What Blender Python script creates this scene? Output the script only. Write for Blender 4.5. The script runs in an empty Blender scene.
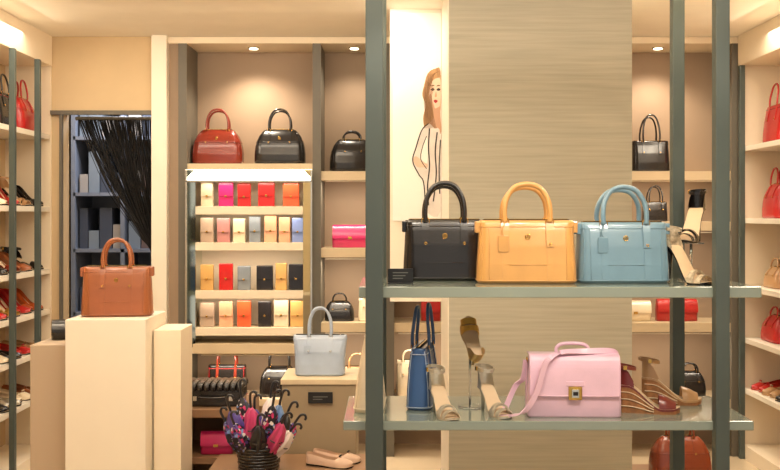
import bpy, bmesh, math, random
from mathutils import Vector, Matrix, Quaternion
random.seed(4)
PI=math.pi
# ------------------------------------------------------------ materials
def lin(c):
    return tuple(((v/255)/12.92 if v/255<=0.04045 else ((v/255+0.055)/1.055)**2.4) for v in c)
MC={}
def mat(name,rgb,rough=0.5,metal=0.0,bump=0.0,bscale=200,var=0.0,vscale=6,trans=0.0,emit=0.0,spec=0.5,coat=0.0,stretch=None):
    if name in MC: return MC[name]
    m=bpy.data.materials.new(name); m.use_nodes=True
    nt=m.node_tree; p=nt.nodes['Principled BSDF']
    c=lin(rgb)
    p.inputs['Base Color'].default_value=(*c,1)
    p.inputs['Roughness'].default_value=rough
    p.inputs['Metallic'].default_value=metal
    p.inputs['Specular IOR Level'].default_value=spec
    p.inputs['Transmission Weight'].default_value=trans
    p.inputs['Coat Weight'].default_value=coat
    p.inputs['Coat Roughness'].default_value=.12
    if emit>0:
        p.inputs['Emission Color'].default_value=(*c,1); p.inputs['Emission Strength'].default_value=emit
    tc=nt.nodes.new('ShaderNodeTexCoord'); mp=nt.nodes.new('ShaderNodeMapping')
    nt.links.new(tc.outputs['Object'],mp.inputs['Vector'])
    if stretch: mp.inputs['Scale'].default_value=stretch
    if var>0:
        n=nt.nodes.new('ShaderNodeTexNoise'); n.inputs['Scale'].default_value=vscale; n.inputs['Detail'].default_value=6
        nt.links.new(mp.outputs['Vector'],n.inputs['Vector'])
        r=nt.nodes.new('ShaderNodeValToRGB')
        r.color_ramp.elements[0].position=0.3; r.color_ramp.elements[1].position=0.7
        r.color_ramp.elements[0].color=(*[x*(1-var) for x in c],1)
        r.color_ramp.elements[1].color=(*[min(1,x*(1+var)) for x in c],1)
        nt.links.new(n.outputs['Fac'],r.inputs['Fac']); nt.links.new(r.outputs['Color'],p.inputs['Base Color'])
    if bump>0:
        n2=nt.nodes.new('ShaderNodeTexNoise'); n2.inputs['Scale'].default_value=bscale; n2.inputs['Detail'].default_value=3
        nt.links.new(tc.outputs['Object'],n2.inputs['Vector'])
        b=nt.nodes.new('ShaderNodeBump'); b.inputs['Strength'].default_value=bump; b.inputs['Distance'].default_value=0.002
        nt.links.new(n2.outputs['Fac'],b.inputs['Height']); nt.links.new(b.outputs['Normal'],p.inputs['Normal'])
    MC[name]=m; return m
def leather(name,rgb,rough=0.32): return mat('leather_'+name,rgb,rough=rough,bump=0.2,bscale=260,var=0.07,vscale=12,coat=.4)
def printed(name,cols,scale):
    m=bpy.data.materials.new(name); m.use_nodes=True; nt=m.node_tree; p=nt.nodes['Principled BSDF']
    tc=nt.nodes.new('ShaderNodeTexCoord'); v=nt.nodes.new('ShaderNodeTexVoronoi'); v.inputs['Scale'].default_value=scale
    nt.links.new(tc.outputs['Object'],v.inputs['Vector'])
    s=nt.nodes.new('ShaderNodeSeparateColor'); nt.links.new(v.outputs['Color'],s.inputs['Color'])
    r=nt.nodes.new('ShaderNodeValToRGB'); r.color_ramp.interpolation='CONSTANT'
    while len(r.color_ramp.elements)<len(cols): r.color_ramp.elements.new(.5)
    for i,(e,c) in enumerate(zip(r.color_ramp.elements,cols)): e.position=i/len(cols); e.color=(*lin(c),1)
    nt.links.new(s.outputs[0],r.inputs['Fac']); nt.links.new(r.outputs['Color'],p.inputs['Base Color']); p.inputs['Roughness'].default_value=.45
    return m

CEIL=mat('ceiling_paint',(250,242,226),0.8,var=0.02)
CREAM=mat('cream_lacquer',(242,226,200),0.55,var=0.02)
BEIGE=mat('beige_paint',(210,184,144),0.7,var=0.03)
TAUPE=mat('taupe_panel',(164,140,116),0.6,var=0.05,vscale=3)
WOOD=mat('washed_oak_panel',(174,168,150),0.5,var=0.11,vscale=2.6,stretch=(1.0,1.0,26.0),bump=0.05)
FLOOR=mat('stone_floor',(206,186,156),0.25,var=0.06,vscale=3)
POST=mat('dark_steel',(84,94,90),0.4,metal=0.2,var=0.06)
GREYP=mat('grey_post',(104,98,86),0.5,var=0.05)
SHELFG=mat('grey_glass_shelf',(140,150,138),0.10,coat=0.6,var=0.04)
SHELFC=mat('shelf_board',(214,194,160),0.42,var=0.03)
MIRR=mat('mirror_trim',(215,220,206),0.05,metal=1.0)
WHITE=mat('white_lacquer',(242,232,214),0.4,var=0.015)
GOLD=mat('gold_hardware',(212,170,90),0.25,metal=1.0)
SILV=mat('silver_hardware',(214,212,204),0.22,metal=1.0)
DARKIN=mat('dark_lining',(30,24,22),0.8)
ACR=mat('acrylic',(240,245,245),0.05,trans=0.95)
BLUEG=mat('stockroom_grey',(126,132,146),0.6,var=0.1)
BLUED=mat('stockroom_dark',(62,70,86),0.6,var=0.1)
BLACK=leather('black',(24,20,20),.27); CRM=leather('camel_cream',(206,154,88)); BLU=leather('dusty_blue',(112,144,162))
BRN=leather('tan_brown',(154,88,50)); LBL=leather('pale_blue',(168,182,202)); PINK=leather('pink',(230,192,212),0.28)
RED=leather('red',(184,30,28)); DRED=leather('oxblood',(128,42,26),0.26); IVO=leather('ivory',(234,216,186)); MAG=leather('magenta',(206,38,104))
COB=leather('cobalt',(56,92,142)); NAVY=leather('navy',(28,34,54)); ORG=leather('orange',(210,96,34)); TAN=leather('tan',(186,144,100))
CORK=mat('cork',(156,104,62),0.7,var=0.3,vscale=60); PEW=mat('pewter_leather',(205,196,176),0.28,metal=0.5,var=0.12,vscale=40)
GOLDL=mat('gold_leather',(206,168,86),0.28,metal=0.6,var=0.1); SNAKE=mat('snakeskin',(186,170,144),0.35,var=0.45,vscale=90)
INS=mat('insole',(216,190,156),0.5,var=.05)

# ------------------------------------------------------------ mesh builder
def cat(pts,n=6,closed=False):
    P=[Vector(p) for p in pts]; out=[]; N=len(P)
    rng=range(N) if closed else range(N-1)
    for i in rng:
        if closed: a,b,c,d=P[(i-1)%N],P[i],P[(i+1)%N],P[(i+2)%N]
        else: a,b,c,d=P[max(i-1,0)],P[i],P[i+1],P[min(i+2,N-1)]
        for k in range(n):
            t=k/n
            out.append(0.5*((2*b)+(c-a)*t+(2*a-5*b+4*c-d)*t*t+(3*b-a-3*c+d)*t**3))
    if not closed: out.append(P[-1])
    return out
def rrect(w,d,r,z,n=5):
    r=min(r,w/2*0.99,d/2*0.99); o=[]
    for cx,cy,a0 in ((w/2-r,d/2-r,0),(-w/2+r,d/2-r,90),(-w/2+r,-d/2+r,180),(w/2-r,-d/2+r,270)):
        for k in range(n+1):
            a=math.radians(a0+90*k/n); o.append((cx+r*math.cos(a),cy+r*math.sin(a),z))
    return o
class B:
    def __init__(s): s.bm=bmesh.new(); s.mats=[]; s.M=Matrix.Identity(4)
    def _add(s,tb,m,smooth):
        if m not in s.mats: s.mats.append(m)
        i=s.mats.index(m)
        for f in tb.faces: f.material_index=i; f.smooth=smooth if smooth is not None else f.smooth
        bmesh.ops.transform(tb,matrix=s.M,verts=tb.verts)
        me=bpy.data.meshes.new('t'); tb.to_mesh(me); tb.free(); s.bm.from_mesh(me); bpy.data.meshes.remove(me)
    def box(s,x0,x1,y0,y1,z0,z1,m,bev=0.0):
        tb=bmesh.new()
        bmesh.ops.create_cube(tb,size=1,matrix=Matrix.Translation(((x0+x1)/2,(y0+y1)/2,(z0+z1)/2))@Matrix.Diagonal((abs(x1-x0),abs(y1-y0),abs(z1-z0),1)))
        if bev>0: bmesh.ops.bevel(tb,geom=tb.edges[:]+tb.verts[:],offset=bev,segments=2,affect='EDGES',profile=0.6)
        s._add(tb,m,False); return s
    def rings(s,R,m,closed=True,cap0=True,cap1=True,smooth=True):
        tb=bmesh.new(); V=[[tb.verts.new(p) for p in r] for r in R]
        n=len(R[0])
        for a,b in zip(V[:-1],V[1:]):
            for j in range(n if closed else n-1):
                k=(j+1)%n
                try:
                    f=tb.faces.new((a[j],a[k],b[k],b[j])); f.smooth=smooth
                except Exception: pass
        if closed:
            for c,v in ((cap0,V[0]),(cap1,V[-1])):
                if c: f=tb.faces.new(v); f.smooth=False
        bmesh.ops.recalc_face_normals(tb,faces=tb.faces)
        s._add(tb,m,None); return s
    def tube(s,path,r,m,n=8,closed=False,flat=None):
        P=[Vector(p) for p in path]; N=len(P); R=[]; up=None
        for i in range(N):
            if closed: t=(P[(i+1)%N]-P[i-1]).normalized()
            else: t=(P[min(i+1,N-1)]-P[max(i-1,0)]).normalized()
            if up is None:
                up=Vector((0,0,1)) if abs(t.z)<0.9 else Vector((0,1,0))
            u=(up-t*up.dot(t)).normalized(); up=u; v=t.cross(u)
            rr=r[i] if isinstance(r,(list,tuple)) else r
            R.append([P[i]+(u*math.cos(2*PI*k/n)+v*math.sin(2*PI*k/n))*rr for k in range(n)])
        if closed: R.append(R[0])
        s.rings(R,m,cap0=not closed,cap1=not closed); return s
    def ribbon(s,path,wd,w,th,m):
        P=[Vector(p) for p in path]; wd=Vector(wd).normalized(); R=[]
        N=len(P)
        for i in range(N):
            t=(P[min(i+1,N-1)]-P[max(i-1,0)]).normalized()
            a=(wd-t*wd.dot(t)).normalized(); nn=t.cross(a)
            ww=w[i] if isinstance(w,(list,tuple)) else w
            R.append([P[i]+a*ww/2+nn*th/2,P[i]-a*ww/2+nn*th/2,P[i]-a*ww/2-nn*th/2,P[i]+a*ww/2-nn*th/2])
        s.rings(R,m,smooth=False); return s
    def cyl(s,x,y,z0,z1,r0,m,r1=None,n=20):
        r1=r0 if r1 is None else r1
        s.rings([[(x+r*math.cos(2*PI*k/n),y+r*math.sin(2*PI*k/n),z) for k in range(n)] for z,r in ((z0,r0),(z1,r1))],m); return s
    def poly(s,pts,y,m):
        tb=bmesh.new(); tb.faces.new([tb.verts.new((p[0],y,p[1])) for p in pts]); s._add(tb,m,False); return s
    def done(s,name,loc=(0,0,0),rz=0,bevel=0):
        me=bpy.data.meshes.new(name); s.bm.to_mesh(me); s.bm.free()
        for m in s.mats: me.materials.append(m)
        o=bpy.data.objects.new(name,me); o.location=loc; o.rotation_euler=(0,0,math.radians(rz))
        bpy.context.collection.objects.link(o); return o

# ------------------------------------------------------------ bags
def interp(prof,z):
    for a,b in zip(prof[:-1],prof[1:]):
        if z<=b[0]:
            t=(z-a[0])/(b[0]-a[0]+1e-9); return [a[i]+(b[i]-a[i])*t for i in range(3)]
    return prof[-1]
TOTE=[(0,.95,.84),(.015,.98,.93),(.05,1,1),(.3,.99,.97),(.6,.965,.86),(.85,.95,.7),(.96,.955,.6),(1,.945,.54)]
DOME=[(0,.9,.85),(.02,.96,.95),(.08,1,1),(.3,1,1),(.5,.97,.93),(.68,.91,.8),(.82,.82,.62),(.92,.72,.44),(.98,.64,.28),(1,.6,.2)]
WING=[(0,.86,.85),(.02,.9,.95),(.06,.92,1),(.3,.93,.98),(.6,.95,.86),(.85,.99,.62),(.96,1.0,.46),(1,.985,.38)]
WEDGEP=[(0,.96,.95),(.03,1,1),(.3,.97,.85),(.6,.9,.6),(.85,.8,.34),(1,.74,.14)]
def bag(name,loc,W,H,D,m,rz=0,hh=0.12,hw=0.14,hr=0.0055,hm=None,prof=TOTE,trim=None,hw_mat=GOLD,detail=True,emblem=False,tag=None,twin=True,seams=False):
    b=B(); hm=hm or m; trim=trim or m
    P=prof
    zs=sorted(set([p[0] for p in P]+[i/16 for i in range(17)]))
    R=[]
    for z in zs:
        _,w,d=interp(P,z); R.append(rrect(w*W,d*D,0.28*D*d+0.004,z*H))
    b.rings(R,m)
    wt,dt=P[-1][1]*W,P[-1][2]*D
    b.box(-wt*.46,wt*.46,-dt*.18,dt*.18,H-.002,H+.003,DARKIN)
    b.box(-wt*.45,wt*.45,-dt*.04,dt*.04,H,H+.005,hw_mat)
    if detail:
        for z in (.05,.9 if prof is not DOME else .62):
            _,w,d=interp(P,z); b.tube(rrect(w*W+.002,d*D+.002,0.28*D*d+.004,z*H),.0018,trim,n=6,closed=True)
        for sx in (-1,1):
            for sy in (-1,1):
                pth=[]
                for k in range(9):
                    z=.05+.9*k/8; _,w,d=interp(P,z); rr=0.28*D*d+.004
                    pth.append((sx*(w*W/2-rr*.3),sy*(d*D/2-rr*.3+.0005),z*H))
                b.tube(pth,.0018,trim,n=6)
    if seams:
        for sx in (-1,1):
            pth=[]
            for k in range(12):
                z=.05+.9*k/11; _,w,d=interp(P,z); pth.append((sx*hw*.5,-(d*D/2+.0005),z*H))
            b.ribbon(pth,(1,0,0),.022,.0025,m)
            pth=[]
            for k in range(12):
                z=.05+.85*k/11; _,w,d=interp(P,z); pth.append((sx*W*.385,-(d*D/2+.0003),z*H))
            b.tube(pth,.0014,trim,n=5)
        _,w,d=interp(P,.3)
        b.tube([(-hw*.5,-(d*D/2+.0006),.3*H),(hw*.5,-(d*D/2+.0006),.3*H)],.0014,trim,n=5)
        for sx in (-1,1):
            _,w,d=interp(P,.9)
            b.box(sx*W*.46,sx*W*.515,-d*D*.30,-d*D*.30+.012,.80*H,.985*H,m,.004)
            b.box(sx*W*.46,sx*W*.515,d*D*.30-.012,d*D*.30,.80*H,.985*H,m,.004)
    if hh>0:
        for sy in ((-1,1) if twin else (-1,)):
            for sx in (-1,1):
                pth=[]
                z0=.58 if detail else .75
                for k in range(7):
                    z=z0+(.97-z0)*k/6; _,w,d=interp(P,z); pth.append((sx*hw/2,sy*(d*D/2+.0035),z*H))
                b.ribbon(pth,(1,0,0),hr*3.0,.004,hm)
                if detail:
                    yy=sy*(interp(P,.62)[2]*D/2+.006)
                    b.tube([(sx*hw/2+.004*math.cos(a),yy,.62*H+.004*math.sin(a)) for a in [2*PI*k/8 for k in range(8)]],.0016,hw_mat,n=5,closed=True)
                    yt=sy*(interp(P,.95)[2]*D/2+.004)
                    b.tube([(sx*hw/2+hr*1.5*math.cos(a),yt,.98*H+hr*1.7*math.sin(a)) for a in [2*PI*k/12 for k in range(12)]],.0017,hw_mat,n=5,closed=True)
            y0=sy*(interp(P,.95)[2]*D/2+.004); k=1 if sy<0 else .93
            h=hw/2
            pts=[(-h,y0,.97*H),(-h*1.02,y0*.95,H+.28*hh*k),(-h*.9,y0*.8,H+.62*hh*k),(-h*.55,y0*.7,H+.91*hh*k),(0,y0*.65,H+hh*k),
                 (h*.55,y0*.7,H+.91*hh*k),(h*.9,y0*.8,H+.62*hh*k),(h*1.02,y0*.95,H+.28*hh*k),(h,y0,.97*H)]
            b.tube(cat(pts,5),hr,hm,n=10)
    if emblem:
        _,w,d=interp(P,.72); y=-(d*D/2+.003)
        b.tube([(.008*math.cos(a),y,.74*H+.008*math.sin(a)) for a in [2*PI*k/16 for k in range(16)]],.0015,hw_mat,n=5,closed=True)
        b.box(-.006,.006,y-.001,y+.002,.735*H,.745*H,hw_mat); b.box(-.0012,.0012,y-.001,y+.002,.74*H-.007,.74*H+.007,hw_mat)
    if tag:
        y=-(interp(P,.9)[2]*D/2+.012)
        b.tube(cat([(-hw/2,y,.98*H),(-hw/2-.01,y-.004,.85*H),(-hw/2-.006,y-.006,.76*H)],4),.0015,tag,n=5)
        b.box(-hw/2-.024,-hw/2+.010,y-.010,y-.006,.50*H,.76*H,tag,.002)
    if detail:
        for sx in (-1,1):
            for sy in (-1,1): b.cyl(sx*W*.38,sy*D*.3,0,.004,.006,hw_mat,n=8)
    return b.done(name,loc,rz)

def clutch(name,loc,W,H,D,m,rz=0,flap=True,hwm=GOLD):
    b=B()
    b.rings([rrect(W*w,D*d,D*.3*d,H*z) for z,w,d in ((0,.96,.7),(.03,1,1),(.5,1,.95),(.92,.98,.7),(1,.95,.4))],m)
    if flap:
        path=[(0,D*.2,H*1.0),(0,-D*.1,H*1.015),(0,-D*.34-.003,H*.9),(0,-D*.5-.004,H*.6),(0,-D*.5-.006,H*.42)]
        b.ribbon(cat(path,4),(1,0,0),W*.97,.004,m)
        b.box(-.012,.012,-D*.5-.012,-D*.5-.004,H*.38,H*.5,hwm,.002)
    return b.done(name,loc,rz)

# ------------------------------------------------------------ shoes
def lerp_t(tab,t):
    for a,c in zip(tab[:-1],tab[1:]):
        if t<=c[0]: return a[1]+(c[1]-a[1])*(t-a[0])/(c[0]-a[0])
    return tab[-1][1]
WID=[(0,.008),(.03,.020),(.08,.030),(.25,.041),(.4,.038),(.6,.031),(.8,.031),(.94,.028),(.985,.018),(1,.008)]
def shoe(b,kind,L,h,m,sole=None,M=None,plat=0.0,strap=None,ring=True):
    old=b.M; b.M=old@(M or Matrix.Identity(4)); sole=sole or m; strap=strap or m
    k=L/.24
    def zt(t):
        u=min(max((t-.28)/(.86-.28),0),1); return .006+plat+h*(u*u*(3-2*u))+ (.006*(1-t/.12) if t<.12 else 0)
    def X(t): return L*(.5-t)*(1-.18*min(h/.1,1.2)*0.6)
    ts=[i/26 for i in range(27)]
    R=[];R2=[]
    for t in ts:
        w=lerp_t(WID,t)*k; z=zt(t); R.append([(X(t),-w,z-.0015),(X(t),w,z-.0015),(X(t),w,z-.008),(X(t),-w,z-.008)])
        w*=.95; R2.append([(X(t),-w,z+.001),(X(t),w,z+.001),(X(t),w,z-.0015),(X(t),-w,z-.0015)])
    b.rings(R,sole,smooth=False); b.rings(R2,INS,smooth=False)
    if kind=='wedge' or plat>0:
        R=[]
        for t in ts:
            if kind!='wedge' and t>.42: break
            w=lerp_t(WID,t)*k*.97; z=zt(t)-.006
            lo=0.0 if t>.06 else .004
            R.append([(X(t),-w,max(z,.003)),(X(t),w,max(z,.003)),(X(t),w*.95,lo),(X(t),-w*.95,lo)])
        b.rings(R,CORK if kind=='wedge' else sole,smooth=False)
        if kind=='wedge':
            for f in (.25,.5,.75):
                pl=[(X(t),-lerp_t(WID,t)*k*.985-.0008,zt(t)*f) for t in ts[11:-1]]; b.tube(pl,.002,INS,n=5)
                pl=[(X(t),lerp_t(WID,t)*k*.985+.0008,zt(t)*f) for t in ts[11:-1]]; b.tube(pl,.002,INS,n=5)
    elif h>.03:
        xh=X(.94); b.tube([(xh,0,zt(.94)-.004),(xh+.004,0,zt(.94)*.6),(xh-.002,0,0.001)],[.019*k,.009*k,.006*k],sole,n=10)
    else:
        w=.02; b.box(X(1)+.004,X(.8),-w,w,0,zt(.9)-.003,sole,.002)
    def arc(t,hh,wd=.012,n=12,dt=0):
        w=lerp_t(WID,t)*k; z=zt(t); z2=zt(t+dt)
        b.ribbon([(X(t+dt*i/n),-w*math.cos(PI*i/n),z+(z2-z)*i/n+hh*math.sin(PI*i/n)) for i in range(n+1)],(1,0,0),wd,.003,strap)
    if kind in('pump','flat'):
        for sy in (-1,1):
            R=[]
            for t in ts:
                w=lerp_t(WID,t)*k; z=zt(t)
                if t<.24: phi=PI/2; hh=.012+.030*(t/.24)**.6
                elif t<.34: phi=PI/2-(t-.24)/.1*.75; hh=.044
                else: phi=.82; hh=.044+.024*max(0,(t-.55)/.45)
                hh*=k
                R.append([(X(t),sy*w*(math.cos(phi*u/5)**.8),z+hh*math.sin(phi*u/5)) for u in range(6)])
            b.rings(R,m,closed=False)
        if kind=='flat':
            b.tube([(X(.27),-.012,zt(.2)+.046),(X(.25),0,zt(.2)+.05),(X(.27),.012,zt(.2)+.046)],.004,strap,n=6)
    else:
        if kind=='wedge':
            for sy in (-1,1):
                R=[]
                for q in range(9):
                    t=.07+.27*q/8; w=lerp_t(WID,t)*k; hh=.022+.024*math.sin(q/8*1.6)
                    R.append([(X(t),sy*w*math.cos(PI/2*u/6),zt(t)+hh*k*math.sin(PI/2*u/6)) for u in range(7)])
                b.rings(R,strap,closed=False)
        else:
            arc(.13,.028*k,.022); arc(.30,.044*k,.018)
            arc(.22,.036*k,.010,dt=.14); arc(.36,.036*k,.010,dt=-.14)
        R=[]
        for u in range(5):
            R.append([(X(t),s_*lerp_t(WID,t)*k*(1-.05*u/4),zt(t)+.052*u/4*c_) for t,s_,c_ in [(.74,-1,.25),(.82,-1,.7),(.9,-1,1),(.96,-1,1.1),(.99,-1,1.1),(1,0,1.1),(.99,1,1.1),(.96,1,1.1),(.9,1,1),(.82,1,.7),(.74,1,.25)]])
        b.rings(R,m,closed=False)
        if ring:
            xa=X(.88); za=zt(.9)+.058
            b.ribbon([(xa+.036*math.cos(a),.029*math.sin(a),za+.006*math.cos(a)*-1) for a in [2*PI*i/20 for i in range(21)]],(0,0,1),.011,.003,strap)
            b.box(xa-.006,xa+.006,-.034,-.028,za-.007,za+.007,GOLD,.001)
    b.M=old
def T(x,y,z=0,rz=0,ry=0): return Matrix.Translation((x,y,z))@Matrix.Rotation(math.radians(rz),4,'Z')@Matrix.Rotation(math.radians(ry),4,'Y')
def shoes(name,loc,kind,L,h,m,rz=0,gap=.09,sole=None,pair=True,plat=0,strap=None,spread=4,ring=True):
    b=B()
    if pair:
        shoe(b,kind,L,h,m,sole,T(0,-gap/2,0,-spread),plat,strap,ring); shoe(b,kind,L,h,m,sole,T(.01,gap/2,0,spread),plat,strap,ring)
    else: shoe(b,kind,L,h,m,sole,None,plat,strap,ring)
    return b.done(name,loc,rz)

# ------------------------------------------------------------ room shell
B().box(-2.45,2.5,0.2,7.7,-.05,0,FLOOR).done('floor')
B().box(-2.45,2.5,0.2,7.7,2.52,2.6,CEIL).done('ceiling')
B().box(-2.4,-2.3,0.2,7.6,0,2.52,BEIGE).done('wall_left')
B().box(2.38,2.48,0.2,7.6,0,2.52,BEIGE).done('wall_right')
b=B()
b.box(-2.3,-2.03,5.98,6.1,0,2.52,CREAM); b.box(-2.03,-1.965,6.0,6.12,0,2.07,BEIGE)
b.box(-2.03,-1.42,6.0,6.12,2.07,2.52,BEIGE); b.box(-1.42,-1.33,5.95,6.4,0,2.52,WHITE)
b.box(-1.33,2.12,6.38,6.46,0,2.52,TAUPE); b.box(2.10,2.38,5.98,6.1,0,2.52,CREAM)
b.done('wall_back')
B().box(-2.03,-1.42,5.97,6.0,2.05,2.075,GREYP).box(-1.975,-1.96,5.97,6.0,0,2.05,GREYP).done('trim_door')
B().box(-2.3,-2.02,4.6,5.98,2.34,2.52,CREAM,.004).done('trim_left_cornice')
B().box(2.08,2.38,4.6,5.98,2.34,2.52,CREAM,.004).done('trim_right_cornice')
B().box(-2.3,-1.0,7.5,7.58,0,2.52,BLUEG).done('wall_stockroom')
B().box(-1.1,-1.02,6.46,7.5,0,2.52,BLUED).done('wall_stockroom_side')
b=B()
for x in (-2.25,-1.9,-1.55,-1.2): b.box(x-.015,x+.015,7.1,7.49,0,2.4,BLUEG)
for z in (.3,.75,1.2,1.6,2.0,2.35): b.box(-2.25,-1.2,7.1,7.49,z-.015,z+.01,BLUEG)
b.done('stockroom_shelving')
b=B()
bx=[mat('box_a',(130,140,150),.7),mat('box_b',(170,160,150),.7),mat('box_c',(70,76,90),.7),mat('box_d',(110,90,84),.7)]
for z in (.31,.76,1.21,1.61,2.01):
    for x0 in (-2.22,-1.87,-1.52):
        x=x0
        while x<x0+.24:
            w=random.uniform(.06,.1); b.box(x,x+w-.006,7.15,7.4,z,z+random.uniform(.12,.3),random.choice(bx),.003); x+=w
b.done('storage_boxes')

# black string curtain tied back in the doorway
TW=mat('black_fringe',(18,14,14),.7)
b=B()
b.tube([(-1.955,6.22,2.05),(-1.425,6.22,2.05)],.012,GREYP,n=8)
for i in range(150):
    u=i/149; a=random.uniform(-1,1)
    x0=-1.94+.50*u; y=6.22+a*.02
    tx=-1.452+random.uniform(-.014,.012); tz=1.17+random.uniform(-.02,.02)
    j=random.uniform(-.02,.02)
    pts=[(x0,y,2.04),(x0+(tx-x0)*.16+j*.4,y+a*.01,1.86),(x0+(tx-x0)*.45+j,y+a*.015,1.60+.02*a),(x0+(tx-x0)*.80+j*.6,y+a*.01,1.34),(tx,y,tz),(tx+.012*a-.01,y+.01*a,.9),(tx+.03*a-.02,y+.02*a,.25+.1*random.random())]
    b.tube(cat(pts,4),random.choice((.0022,.003,.0042)),TW,n=4)
b.tube([(-1.452+.026*math.cos(t),6.22+.03*math.sin(t),1.17) for t in [2*PI*k/14 for k in range(14)]],.012,TW,n=6,closed=True)
b.done('string_curtain')

# ------------------------------------------------------------ back cabinet
b=B()
b.box(-1.33,2.10,6.34,6.38,0,2.515,TAUPE)
b.box(-1.33,2.10,6.0,6.34,2.48,2.518,CREAM)
for x in (-1.245,-.44,.0,1.2): b.box(x-.025,x+.025,6.0,6.34,0,2.48,GREYP)
b.box(2.05,2.10,6.0,6.34,0,2.48,GREYP)
b.box(-1.33,-1.27,6.02,6.34,0,2.48,TAUPE)
b.box(-1.22,-.465,6.02,6.34,1.72,1.76,SHELFC)
b.box(-1.22,-.465,6.02,6.34,.30,.34,SHELFC)
for z in (1.714,1.25,.80,.34):
    b.box(-.415,-.025,6.02,6.34,z-.055,z,SHELFC)
    b.box(.025,1.175,6.02,6.34,z-.055,z,SHELFC)
for z in (1.714,1.41,.80,.34): b.box(1.225,2.05,6.02,6.34,z-.055,z,SHELFC)
b.done('display_cabinet')
# wallet display with mirrored frame
b=B()
b.box(-1.22,-.465,6.2,6.3,.66,1.70,CREAM)
for x0,x1,sg in ((-1.222,-1.165,1),(-.52,-.463,-1)):
    b.box(x0,x1,6.0,6.2,.66,1.72,MIRR)
    # angled mirror face and a slim outer rail
    R=[[(x0,5.985,z),(x1,5.985 if sg>0 else 5.965,z),(x1,6.0,z),(x0,6.0,z)] if sg<0 else [(x0,5.965,z),(x1,5.985,z),(x1,6.0,z),(x0,6.0,z)] for z in (.66,1.72)]
    b.rings(R,MIRR,smooth=False)
    xo=x0+.006 if sg>0 else x1-.006
    b.box(xo-.006,xo+.006,5.955,5.967,.66,1.72,SILV,.002)
R=[[(x,5.962,1.655),(x,5.985,1.722),(x,6.0,1.722),(x,6.0,1.655)] for x in (-1.22,-.465)]
b.rings(R,MIRR,smooth=False); b.box(-1.22,-.465,5.955,5.967,1.645,1.657,SILV,.002)
b.box(-1.22,-.465,5.98,6.2,.62,.68,SHELFC,.003)
for z in (1.498,1.282,.994,.772):
    b.box(-1.165,-.52,6.0,6.2,z-.045,z,SHELFC,.003); b.box(-1.165,-.52,5.985,6.0,z-.045,z+.004,CREAM,.002)
b.done('wallet_shelf_unit')
wc={'cr':(226,206,176),'mg':(206,36,110),'br':(160,84,54),'rd':(200,34,34),'or':(226,94,52),'tp':(184,160,140),'tl':(134,142,150),'pc':(228,170,134),'bl':(132,150,205),'bk':(30,24,26),'yl':(222,174,104),'mv':(184,128,124)}
wm={k:leather('wallet_'+k,v,.22) for k,v in wc.items()}
rows=[(1.498,[('cr',-1.11,.075),('mg',-.995,.09),('rd',-.885,.08),('rd',-.75,.1),('or',-.60,.1)]),
(1.282,[('tp',-1.11,.08),('mv',-1.01,.08),('cr',-.915,.075),('tl',-.82,.07),('pc',-.725,.075),('pc',-.64,.07),('bl',-.56,.07)]),
(.994,[('yl',-1.11,.08),('rd',-.995,.085),('tl',-.885,.08),('bk',-.76,.1),('yl',-.66,.07),('bk',-.57,.09)]),
(.772,[('tp',-1.11,.09),('pc',-.995,.085),('or',-.885,.085),('bk',-.76,.08),('cr',-.66,.09),('yl',-.56,.09)])]
b=B()
for z,it in rows:
    for c,x,w in it:
        hgt=.155+random.uniform(-.012,.012)
        b.box(x-w/2,x+w/2,6.06,6.085,z,z+hgt,wm[c],.006)
        b.box(x-w/2+.002,x+w/2-.002,6.052,6.062,z+hgt*.42,z+hgt-.002,wm[c],.003)
        b.box(x-.006,x+.006,6.047,6.054,z+hgt*.4,z+hgt*.47,GOLD,.001)
        b.box(x-w*.35,x+w*.35,6.085,6.12,z,z+.1,ACR)
b.done('wallets')

bag('handbag',(-1.06,6.17,1.76),.31,.215,.16,DRED,hh=.125,hw=.13,prof=DOME,emblem=True,hr=.006)
bag('handbag',(-.677,6.17,1.76),.31,.215,.16,BLACK,hh=.125,hw=.13,prof=DOME,emblem=True,hr=.006)
bag('handbag',(-.235,6.17,1.714),.27,.20,.15,BLACK,hh=.05,hw=.1,prof=DOME,rz=8)
clutch('clutch_bag',(-.245,6.15,1.25),.22,.135,.07,MAG)
bag('handbag',(-.12,6.15,.80),.15,.14,.09,IVO,hh=.07,hw=.08,hr=.004)
bag('handbag',(-.31,6.15,.80),.18,.12,.1,BLACK,hh=.05,hw=.08,hr=.004,prof=DOME)
bag('handbag',(-1.0,6.15,.34),.24,.19,.12,BLACK,hh=.10,hw=.11,trim=RED,hm=DRED)
bag('handbag',(-.68,6.15,.34),.24,.18,.12,BLACK,hh=.12,hw=.12,prof=DOME)
bag('handbag',(-.2,6.15,.34),.24,.18,.12,TAN,hh=.08,hw=.1)
bag('handbag',(1.60,6.16,1.714),.23,.19,.13,BLACK,hh=.16,hw=.10)
bag('handbag',(1.63,6.16,1.41),.15,.12,.09,BLACK,hh=.10,hw=.08,hr=.004)
clutch('clutch_bag',(1.76,6.15,.80),.25,.13,.08,RED)
clutch('clutch_bag',(1.5,6.15,.80),.2,.12,.08,IVO)
bag('handbag',(1.84,6.15,.34),.19,.15,.11,BLACK,hh=.05,hw=.09,prof=DOME)
clutch('clutch_bag',(.25,6.15,.80),.12,.13,.07,RED)
bag('handbag',(.12,6.15,.34),.16,.22,.1,IVO,hh=.06,hw=.08)

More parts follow.
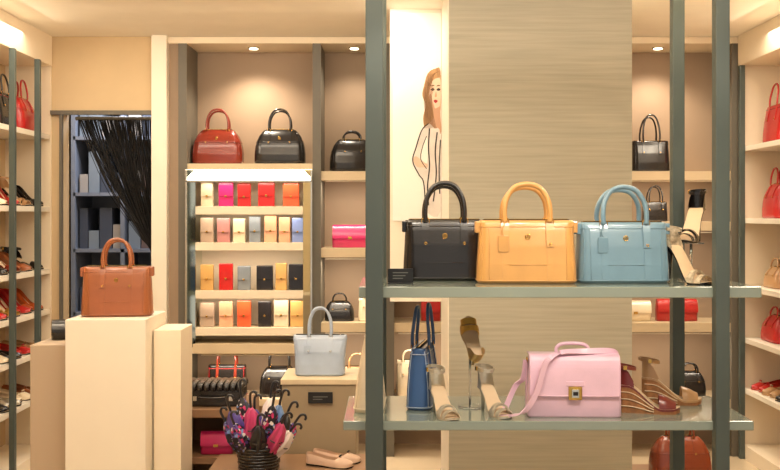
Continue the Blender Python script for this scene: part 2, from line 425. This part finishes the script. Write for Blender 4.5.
# ------------------------------------------------------------ column, poster
B().box(.271,1.113,4.6,5.25,0,2.52,WOOD).box(.268,.271,4.6,5.25,0,2.52,WHITE).done('display_column')
B().box(.0,.268,5.2,5.24,1.0,2.52,WHITE).done('partition_panel')
PW=mat('poster_white',(248,244,238),.35); HA=mat('poster_blond',(178,136,92),.5,var=.3,vscale=60,stretch=(3,1,.3)); SK=mat('poster_skin',(230,196,172),.5,var=.06,vscale=20); SK2=mat('poster_skin_shade',(196,152,124),.5); INK=mat('poster_ink',(36,32,34),.5); GR=mat('poster_grey',(226,218,212),.5,var=.12,vscale=14); LIP=mat('poster_lip',(180,50,54),.5); HD=mat('poster_blond_dark',(116,80,48),.5)
b=B(); b.box(.014,.266,5.192,5.2,1.42,2.50,PW)
def line(pts,w,m,y,n=6):
    b.ribbon([(p.x,y,p.z) for p in cat([(q[0],0,q[1]) for q in pts],n)],(1,0,0.001),w,.0006,m)
def sm(pts,y,m,n=4):
    b.poly([(p.x,p.z) for p in cat([(q[0],0,q[1]) for q in pts],n,closed=True)],y,m)
sm([(.176,2.12),(.196,2.185),(.235,2.21),(.262,2.195),(.262,1.99),(.240,1.93),(.215,1.87),(.186,1.88),(.172,1.95),(.184,2.02),(.168,2.07)],5.1914,HA)
sm([(.222,2.03),(.256,2.03),(.262,1.96),(.262,1.87),(.200,1.91),(.226,1.96)],5.1912,SK2)
sm([(.199,2.11),(.206,2.15),(.236,2.168),(.262,2.15),(.262,2.03),(.246,2.008),(.232,2.006),(.214,2.03),(.203,2.065)],5.1910,SK)
sm([(.203,2.065),(.214,2.03),(.232,2.006),(.222,2.04),(.212,2.08)],5.19085,SK2)
sm([(.190,2.12),(.205,2.175),(.25,2.195),(.262,2.18),(.262,2.165),(.235,2.158),(.214,2.135),(.204,2.09),(.196,2.03),(.188,2.07)],5.1906,HA)
for ex in (.222,.252):
    sm([(ex-.011,2.100),(ex,2.109),(ex+.010,2.101),(ex,2.094)],5.1905,INK); sm([(ex-.012,2.118),(ex,2.126),(ex+.010,2.121),(ex,2.119)],5.19045,HD)
sm([(.226,2.042),(.236,2.049),(.248,2.042),(.237,2.031)],5.1905,LIP)
sm([(.239,2.09),(.243,2.066),(.232,2.064)],5.1905,SK2)
sm([(.200,1.925),(.165,1.89),(.135,1.80),(.118,1.73),(.150,1.66),(.172,1.62),(.180,1.55),(.186,1.47),(.262,1.47),(.262,1.86),(.23,1.90)],5.1911,GR)
sm([(.190,1.86),(.168,1.80),(.160,1.74),(.182,1.70),(.196,1.76)],5.1909,PW)
sm([(.120,1.735),(.135,1.755),(.175,1.725),(.195,1.712),(.192,1.695),(.170,1.698),(.140,1.70)],5.1907,SK)
for pts,w in (([(.200,1.925),(.165,1.89),(.135,1.80),(.118,1.73),(.150,1.66),(.174,1.62),(.184,1.5)],.006),([(.19,1.86),(.168,1.80),(.160,1.74),(.19,1.69)],.004),
  ([(.205,1.90),(.20,1.80),(.205,1.70),(.195,1.60),(.20,1.5)],.007),([(.245,1.88),(.235,1.78),(.24,1.66),(.225,1.52)],.007),([(.262,1.84),(.255,1.7),(.258,1.56)],.006)):
    line(pts,w,INK,5.1904)
for i in range(11):
    x=.176+.004*i; line([(x+.012,2.15-.004*i),(x,2.06),(x+.006,1.98),(x+.004+.002*i,1.90)],.0018,HD,5.1903)
for i in range(6): line([(.205+.01*i,2.180+.003*i),(.2+.006*i,2.15+.006*i),(.197+.003*i,2.12)],.0018,HD,5.1903)
b.done('fashion_poster')

# ------------------------------------------------------------ counters / plinths
B().box(-1.43,-1.075,4.4,4.8,0,.99,WHITE,.004).done('display_plinth')
B().box(-1.07,-.945,4.52,4.78,0,.93,CREAM,.004).done('display_plinth')
B().box(-1.62,-1.435,4.5,5.1,0,.865,mat('greige',(190,170,146),.6),.004).done('display_plinth')
OL=mat('olive_taupe',(160,142,114),.55,var=.05); BRP=mat('brown_veneer',(146,112,82),.5,var=.08)
b=B(); b.box(-.53,-.165,4.9,5.25,0,.62,OL,.004)
b.box(-.535,-.16,4.89,5.26,.62,.645,SHELFC,.002)
b.done('display_plinth')
B().box(-.83,-.05,4.36,4.88,0,.284,BRP,.004).done('display_plinth')
b=B(); b.box(-1.06,-.70,4.93,5.35,.45,.49,BRP,.003); b.box(-1.06,-1.04,4.93,5.35,0,.45,BRP); b.box(-.72,-.70,4.93,5.35,0,.45,BRP); b.box(-1.04,-.72,4.94,5.34,.22,.25,BRP); b.box(-1.04,-.72,5.32,5.35,0,.45,BRP)
b.done('side_table')
clutch('clutch_bag',(-.87,5.03,.25),.16,.11,.06,MAG)
bag('handbag',(-1.247,4.58,.99),.315,.225,.15,BRN,rz=8,hh=.125,hw=.12,hr=.0075,prof=TOTE,emblem=True,seams=True)
clutch('clutch_bag',(-1.52,4.72,.865),.15,.09,.08,BLACK,rz=20)
bag('handbag',(-.352,5.05,.645),.27,.20,.13,LBL,hh=.14,hw=.11,hr=.0065,prof=WING,tag=LBL,hw_mat=SILV)
def sign(loc,w=.11,h=.045):
    b=B(); b.box(-w/2,w/2,-.004,.004,0,h,mat('sign_black',(22,22,24),.35),.001); b.box(-w/2,w/2,-.02,.02,0,.004,MC['sign_black'],.001)
    for i,q in enumerate((.7,.5,.32)): b.box(-w*.3,w*(.3-.1*i),-.0047,-.004,h*q,h*q+.003,mat('sign_text',(110,110,104),.5))
    return b.done('price_sign',loc)
sign((.035,3.36,1.22),.085,.05)
b=B(); b.box(-.06,.06,-.003,.004,0,.055,MC['sign_black'],.001); b.box(-.036,.036,-.0036,-.003,.03,.034,MC['sign_text']); b.box(-.036,.01,-.0036,-.003,.018,.022,MC['sign_text']); b.done('price_sign',(-.34,4.885,.53))
# quilted travel case
b=B()
b.box(-.14,.14,-.1,.1,.0,.085,BLACK,.008); b.box(-.143,.143,-.103,.103,.038,.044,DARKIN)
for i in range(9):
    x=-.132+i*.033; b.tube(cat([(x,-.098,.085),(x,-.09,.103),(x,0,.11),(x,.09,.103),(x,.098,.085)],4),.0165,BLACK,n=8)
b.tube(cat([(-.06,-.102,.06),(-.055,-.125,.05),(.055,-.125,.05),(.06,-.102,.06)],5),.005,BLACK)
for x in (-.09,.09): b.box(x-.010,x+.010,-.106,-.1,.03,.055,SILV,.002)
b.done('quilted_vanity_case',(-.885,5.1,.49))
# basket of folded umbrellas
FLO=printed('floral_print',[(20,18,30),(200,50,110),(24,22,40),(90,66,140),(236,226,220),(22,20,32),(120,150,200),(20,18,30)],70)
FP=leather('umbrella_pink',(196,60,112)); FV=leather('umbrella_violet',(84,70,150)); FB=leather('umbrella_black',(22,20,26)); FW=leather('umbrella_white',(230,218,214)); FC=leather('umbrella_blue',(96,130,180))
b=B()
for k in range(7):
    z=.01+k*.014; r=.085+.012*k/8
    b.tube([((r+.002*math.sin(t*12+k*PI))*math.cos(t),(r+.002*math.sin(t*12+k*PI))*math.sin(t),z) for t in [2*PI*q/48 for q in range(48)]],.0085,BLACK,n=6,closed=True)
b.cyl(0,0,0,.012,.085,BLACK)
b.tube([(.097*math.cos(t),.097*math.sin(t),.107) for t in [2*PI*q/30 for q in range(30)]],.009,BLACK,n=6,closed=True)
b.done('wicker_basket',(-.60,4.58,.284))
for i,(a,tilt,L,m) in enumerate(((200,20,.33,FV),(150,12,.37,FLO),(250,9,.34,FP),(310,15,.36,FLO),(350,22,.31,FB),(60,10,.36,FW),(180,30,.28,FLO),(10,34,.27,FLO),(275,22,.27,FB),(225,26,.28,FLO),(320,28,.29,FP),(0,12,.34,FC),(120,4,.30,FV),(340,36,.25,FW))):
    b=B(); 
    prof=[(0,.006),(.03,.014),(.10,.026),(L*.55,.034),(L*.74,.026),(L*.82,.012),(L*.84,.007)]
    R=[]
    for z,r in prof: R.append([((r*(1+.24*math.sin(5*t)))*math.cos(t+z*6),(r*(1+.24*math.sin(5*t)))*math.sin(t+z*6),z) for t in [2*PI*q/30 for q in range(30)]])
    b.rings(R,m); b.tube([(.034*math.cos(t),.034*math.sin(t),L*.55) for t in [2*PI*q/16 for q in range(16)]],.003,FB,n=5,closed=True)
    b.tube(cat([(0,0,L*.80),(0,0,L*.95),(.004,0,L*1.03),(.018,0,L*1.06),(.030,0,L*1.03),(.030,0,L*.99)],4),.006,FB,n=7)
    o=b.done('folded_umbrella',(-.60+.035*math.cos(math.radians(a)),4.58+.035*math.sin(math.radians(a)),.30))
    ax=Vector((-math.sin(math.radians(a)),math.cos(math.radians(a)),0)); o.rotation_mode='QUATERNION'
    o.rotation_quaternion=Quaternion(ax,math.radians(tilt))
shoes('ballet_flats',(-.27,4.68,.284),'flat',.23,.006,mat('blush_leather',(212,180,156),.4),rz=-14,gap=.085,strap=BLACK,sole=BLACK)
B().box(1.25,1.75,4.9,5.3,0,.13,BRP,.004).done('display_plinth')
bag('handbag',(1.47,5.07,.13),.3,.2,.15,leather('cognac',(140,62,34),.25),hh=.08,hw=.12,prof=DOME)

# ------------------------------------------------------------ front rack
b=B()
b.box(-.078,-.022,3.17,3.225,0,2.52,POST,.003); b.box(-.058,-.013,3.655,3.70,0,2.52,POST,.003)
b.box(1.034,1.078,3.17,3.215,0,2.52,POST,.003); b.box(1.034,1.078,3.655,3.70,0,2.52,POST,.003)
b.box(-.10,1.19,3.2,3.70,1.185,1.22,SHELFG,.003)
b.box(-.15,1.165,3.2,3.65,.76,.79,SHELFG,.003)
b.box(-.15,1.165,3.2,3.65,.26,.29,SHELFG,.003)
b.done('display_rack')
bag('handbag',(.192,3.545,1.22),.29,.212,.13,BLACK,hh=.13,hw=.135,hr=.009,prof=TOTE,emblem=True,seams=True)
bag('handbag',(.462,3.405,1.22),.335,.212,.14,CRM,hh=.122,hw=.15,hr=.009,prof=TOTE,emblem=True,tag=CRM,rz=-1,seams=True)
bag('handbag',(.792,3.425,1.22),.312,.205,.14,BLU,hh=.12,hw=.145,hr=.0085,prof=TOTE,emblem=True,tag=BLU,rz=2,seams=True)
# heels on upper shelf
shoes('strappy_sandal',(1.0,3.36,1.22),'sandal',.22,.12,SNAKE,rz=-60,pair=False,strap=SNAKE,sole=BLACK)
b=B(); b.cyl(0,0,0,.006,.045,ACR); b.cyl(0,0,.006,.13,.005,ACR); b.box(-.03,.03,-.05,.05,.13,.134,ACR)
shoe(b,'sandal',.22,.115,BLACK,BLACK,T(0,0,.134,-125)); b.done('black_heel_on_stand',(1.06,3.52,1.22))
# lower shelf
bag('handbag',(.115,3.49,.79),.25,.21,.085,COB,rz=80,hh=.14,hw=.11,hr=.006,trim=LBL,hm=COB,prof=TOTE)
bag('handbag',(-.068,3.45,.79),.26,.28,.10,IVO,rz=88,hh=0,prof=WEDGEP)
shoes('silver_sandal',(.175,3.285,.79),'sandal',.20,.08,PEW,rz=-72,pair=False)
shoes('silver_sandal',(.345,3.31,.79),'sandal',.20,.08,PEW,rz=-68,pair=False)
b=B(); b.cyl(0,0,0,.006,.04,ACR); b.cyl(0,0,.006,.19,.004,ACR)
shoe(b,'sandal',.19,.05,GOLDL,GOLDL,T(0,-.01,.225,98,-62),ring=False); b.done('gold_sandal_on_stand',(.275,3.44,.79))
# pink satchel
b=B(); W,H,D=.305,.2,.115
b.rings([rrect(W*w,D*d,.012,H*z) for z,w,d in ((0,.97,.92),(.03,1,1),(.5,.99,.97),(.9,.95,.9),(.97,.94,.84),(1,.92,.7))],PINK)
fl=cat([(0,D*.38,H*1.0),(0,0,H*1.02),(0,-D*.40,H*1.0),(0,-D*.5-.003,H*.86),(0,-D*.5-.006,H*.6),(0,-D*.5-.006,H*.36)],5)
b.ribbon(fl,(1,0,0),W*.95,.005,PINK)
for sx in (-1,1):
    b.tube([(sx*W*.475,p.y-.002,p.z) for p in fl],.0022,PINK,n=6)
b.tube([(-W*.475,-D*.5-.008,H*.36),(W*.475,-D*.5-.008,H*.36)],.0025,PINK,n=6)
b.box(-.022,.022,-D*.5-.016,-D*.5-.006,H*.30,H*.52,GOLD,.003); b.box(-.012,.012,-D*.5-.021,-D*.5-.015,H*.34,H*.48,SILV,.002); b.box(-.03,.03,-D*.5-.011,-D*.5-.007,H*.52,H*.60,PINK,.002); b.box(-.008,.008,-D*.5-.0225,-D*.5-.02,H*.38,H*.44,DARKIN,.001)
b.tube(cat([(-.05,0,H),(-.052,0,H+.02),(-.03,0,H+.034),(.03,0,H+.034),(.052,0,H+.02),(.05,0,H)],5),.006,PINK,n=8)
for sx in (-1,1):
    b.tube([(sx*(W*.47+.006),.009*math.cos(a),H*.9+.009*math.sin(a)) for a in [2*PI*k/12 for k in range(12)]],.002,GOLD,n=5,closed=True)
    pl=[(sx*(W*.5*.99+.001),-.002,H*z) for z in (.1,.5,.88)]; b.ribbon(pl,(0,1,0),.02,.004,PINK)
st=cat([(W*.48,0,H*.93),(W*.42,-.02,H*1.06),(W*.1,-.045,H*1.075),(-W*.15,-.055,H*1.06),(-W*.30,-.080,H*.95),(-W*.36,-.084,H*.72),(-W*.42,-.086,H*.42),(-W*.54,-.09,H*.14),(-W*.68,-.085,.012),(-W*.80,-.06,.006),(-W*.74,-.01,.012),(-W*.62,.0,.09),(-W*.53,0,H*.6),(-W*.50,0,H*.9)],8)
b.ribbon(st,(1,.35,.25),.019,.004,PINK)
b.done('pink_satchel',(.603,3.31,.79),-2)
shoes('wedge_sandals',(.865,3.345,.79),'wedge',.22,.075,leather('wine',(110,36,34)),rz=-12,pair=False,strap=leather('wine_strap',(120,50,40)),plat=.012)
shoes('wedge_sandals',(.985,3.50,.79),'wedge',.22,.075,TAN,rz=-8,pair=False,strap=TAN,plat=.012)

# ------------------------------------------------------------ side wall shelving
def wallunit(name,x0,x1,xf,zs,ys):
    b=B()
    for z in zs: b.box(x0,x1,4.7,5.97,z-.03,z,WHITE,.002)
    for y in ys: b.box(xf-.015,xf+.015,y-.015,y+.015,0,2.34,POST,.002)
    b.box(x0,x1,4.7,5.97,0,.08,CREAM)
    return b.done(name)
LZ=[1.93,1.50,1.13,.89,.66,.40]
wallunit('wall_shelf_unit',-2.3,-2.03,-2.015,LZ,(4.75,5.34,5.72))
RZ=[1.86,1.43,1.03,.72,.42]
wallunit('wall_shelf_unit',2.11,2.38,2.095,RZ,(4.75,5.955))
bag('handbag',(-2.15,5.48,1.93),.24,.19,.13,BLACK,rz=90,hh=.10,hw=.1,trim=RED)
bag('handbag',(-2.15,5.80,1.93),.26,.20,.14,RED,rz=90,hh=.10,hw=.1,prof=DOME)
cols={1.50:[('pump',.09,IVO),('pump',.10,RED),('sandal',.1,TAN),('pump',.08,BLACK)],1.13:[('pump',.07,BLACK),('sandal',.08,DRED),('pump',.06,BRN),('wedge',.06,BLACK)],
 .89:[('pump',.09,RED),('sandal',.08,GOLDL),('pump',.09,RED),('pump',.08,ORG)],.66:[('flat',.006,IVO),('flat',.006,BLACK),('flat',.006,RED),('flat',.006,TAN)],.40:[('flat',.006,BLACK),('flat',.006,PEW),('flat',.006,IVO),('flat',.006,BRN)]}
for z,it in cols.items():
    for (k,h,m),y in zip(it,(5.3,5.48,5.66,5.85)):
        shoes('shoes',(-2.155,y,z),k,.22,h,m,rz=-15,gap=.075,sole=BLACK)
bag('handbag',(2.24,5.72,1.86),.28,.22,.14,RED,rz=-90,hh=.12,hw=.11,trim=DRED)
bag('handbag',(2.24,5.42,1.86),.24,.2,.14,ORG,rz=-90,hh=.10,hw=.1)
bag('handbag',(2.24,5.76,1.43),.24,.2,.13,RED,rz=-90,hh=.09,hw=.1,prof=DOME)
bag('handbag',(2.24,5.46,1.43),.24,.22,.13,IVO,rz=-90,hh=.06,hw=.1)
bag('handbag',(2.24,5.76,1.03),.22,.12,.12,TAN,rz=-90,hh=.05,hw=.1,prof=DOME)
bag('handbag',(2.24,5.46,1.03),.22,.14,.12,ORG,rz=-90,hh=.06,hw=.1)
bag('handbag',(2.24,5.76,.72),.26,.15,.14,RED,rz=-90,hh=.05,hw=.1,prof=DOME)
for y,m in ((5.5,BLACK),(5.7,TAN),(5.87,RED)): shoes('shoes',(2.245,y,.42),'flat',.22,.006,m,rz=195,gap=.075)

# ------------------------------------------------------------ lights
WARM=(1.0,.855,.67)
def area(name,loc,sx,sy,e,col=WARM,rot=(0,0,0)):
    l=bpy.data.lights.new(name,'AREA'); l.shape='RECTANGLE'; l.size=sx; l.size_y=sy; l.energy=e; l.color=col
    o=bpy.data.objects.new(name,l); o.location=loc; o.rotation_euler=[math.radians(r) for r in rot]; bpy.context.collection.objects.link(o)
area('ceiling_area_lamp',(.4,2.3,2.5),2.2,.5,32,rot=(28,0,0))  # area lamps under the ceiling; no light panels are modelled
area('ceiling_area_lamp',(-1.0,3.6,2.5),1.4,.5,22,rot=(15,0,0))
area('ceiling_area_lamp',(-.8,5.0,2.5),1.8,.3,19,rot=(10,0,0))
area('ceiling_area_lamp',(1.6,4.8,2.5),.8,.4,17)
area('ceiling_area_lamp',(-1.9,4.9,2.5),.3,1.2,15,rot=(0,-20,0))
area('ceiling_area_lamp',(1.95,4.9,2.5),.3,1.2,15,rot=(0,20,0))
area('added_uplight_lamp',(0,3.3,2.30),3.2,.1,42,rot=(168,0,0))  # added lamp, out of view, brightens the ceiling
B().box(-1.65,1.65,3.24,3.36,2.25,2.29,WHITE,.005).box(-1.5,-1.49,3.29,3.30,2.29,2.52,SILV).box(1.49,1.5,3.29,3.30,2.29,2.52,SILV).done('added_uplight_bar')  # bar and hangers made up to carry the added ceiling lamp
area('stockroom_fill_lamp',(-1.7,6.8,2.5),.5,.4,20,col=(.86,.9,1))  # unseen cool lamp added to brighten the back room
DL=mat('downlight_glow',(255,236,200),.5,emit=12)
for x,y,tx,ty,tz,e in ((-.1,2.1,.2,3.5,1.3,22),(.55,2.1,.5,3.4,1.3,20),(1.2,2.1,.8,3.4,1.3,22),(-1.3,3.0,-1.2,4.5,1.05,26),(.9,1.9,.65,3.3,.85,34)):  # unseen spots added to put highlights on the goods
    l=bpy.data.lights.new('added_spot_lamp','SPOT'); l.energy=e; l.color=(1,.89,.74); l.spot_size=math.radians(48); l.spot_blend=.7; l.shadow_soft_size=.05
    o=bpy.data.objects.new('added_spot_lamp',l); o.location=(x,y,2.38); d=Vector((tx-x,ty-y,tz-2.38)); o.rotation_euler=d.to_track_quat('-Z','Y').to_euler(); bpy.context.collection.objects.link(o)
    b=B(); b.cyl(x,y-.03,2.42,2.52,.008,SILV); b.cyl(x,y-.03,2.41,2.49,.04,POST); b.done('added_spot_housing')  # housings made up for the added spots, also out of view
for x,e in ((-.84,30),(-.22,12),(1.65,24)):
    b=B(); b.cyl(x,6.16,2.474,2.48,.035,SILV); b.cyl(x,6.16,2.471,2.475,.026,DL); b.done('recessed_downlight')
    l=bpy.data.lights.new('downlight_lamp','SPOT'); l.energy=e; l.color=WARM; l.spot_size=math.radians(130); l.spot_blend=.8; l.shadow_soft_size=.03
    o=bpy.data.objects.new('downlight_lamp',l); o.location=(x,6.10,2.46); bpy.context.collection.objects.link(o)
for x,w,z,e in ((-.22,.34,1.65,2.4),(-.22,.34,1.18,2.4),(.15,.25,1.65,2.4),(1.65,.7,1.65,2.6),(1.65,.7,1.34,2.4),(1.65,.7,.73,2.4),(-.84,.6,.60,2.6),(-.22,.34,.73,2.4),(.3,.5,.73,2.4)):  # lamps and strip bodies added under the shelves to light the niches
    area('shelf_fill_lamp',(x,6.04,z),w,.02,e,rot=(8,0,0))
    B().box(x-w/2,x+w/2,6.03,6.06,z+.002,z+.008,WHITE).done('fill_strip_body')
for z in (1.64,1.448,1.232,.944):  # extra lamps added to brighten the dim wallet rows
    area('shelf_fill_lamp',(-.84,6.02,z),.6,.015,.8,rot=(10,0,0))
w=bpy.data.worlds.new('World'); bpy.context.scene.world=w; w.use_nodes=True
w.node_tree.nodes['Background'].inputs[0].default_value=(1.0,.93,.83,1); w.node_tree.nodes['Background'].inputs[1].default_value=.64
sc=bpy.context.scene
sc.view_settings.view_transform='Standard'
# ------------------------------------------------------------ camera
c=bpy.data.cameras.new('camera'); c.sensor_width=36; c.lens=46.15; c.shift_y=-20/780
o=bpy.data.objects.new('camera',c); o.location=(0,0,1.45); o.rotation_euler=(PI/2,0,0); bpy.context.collection.objects.link(o)
sc.camera=o
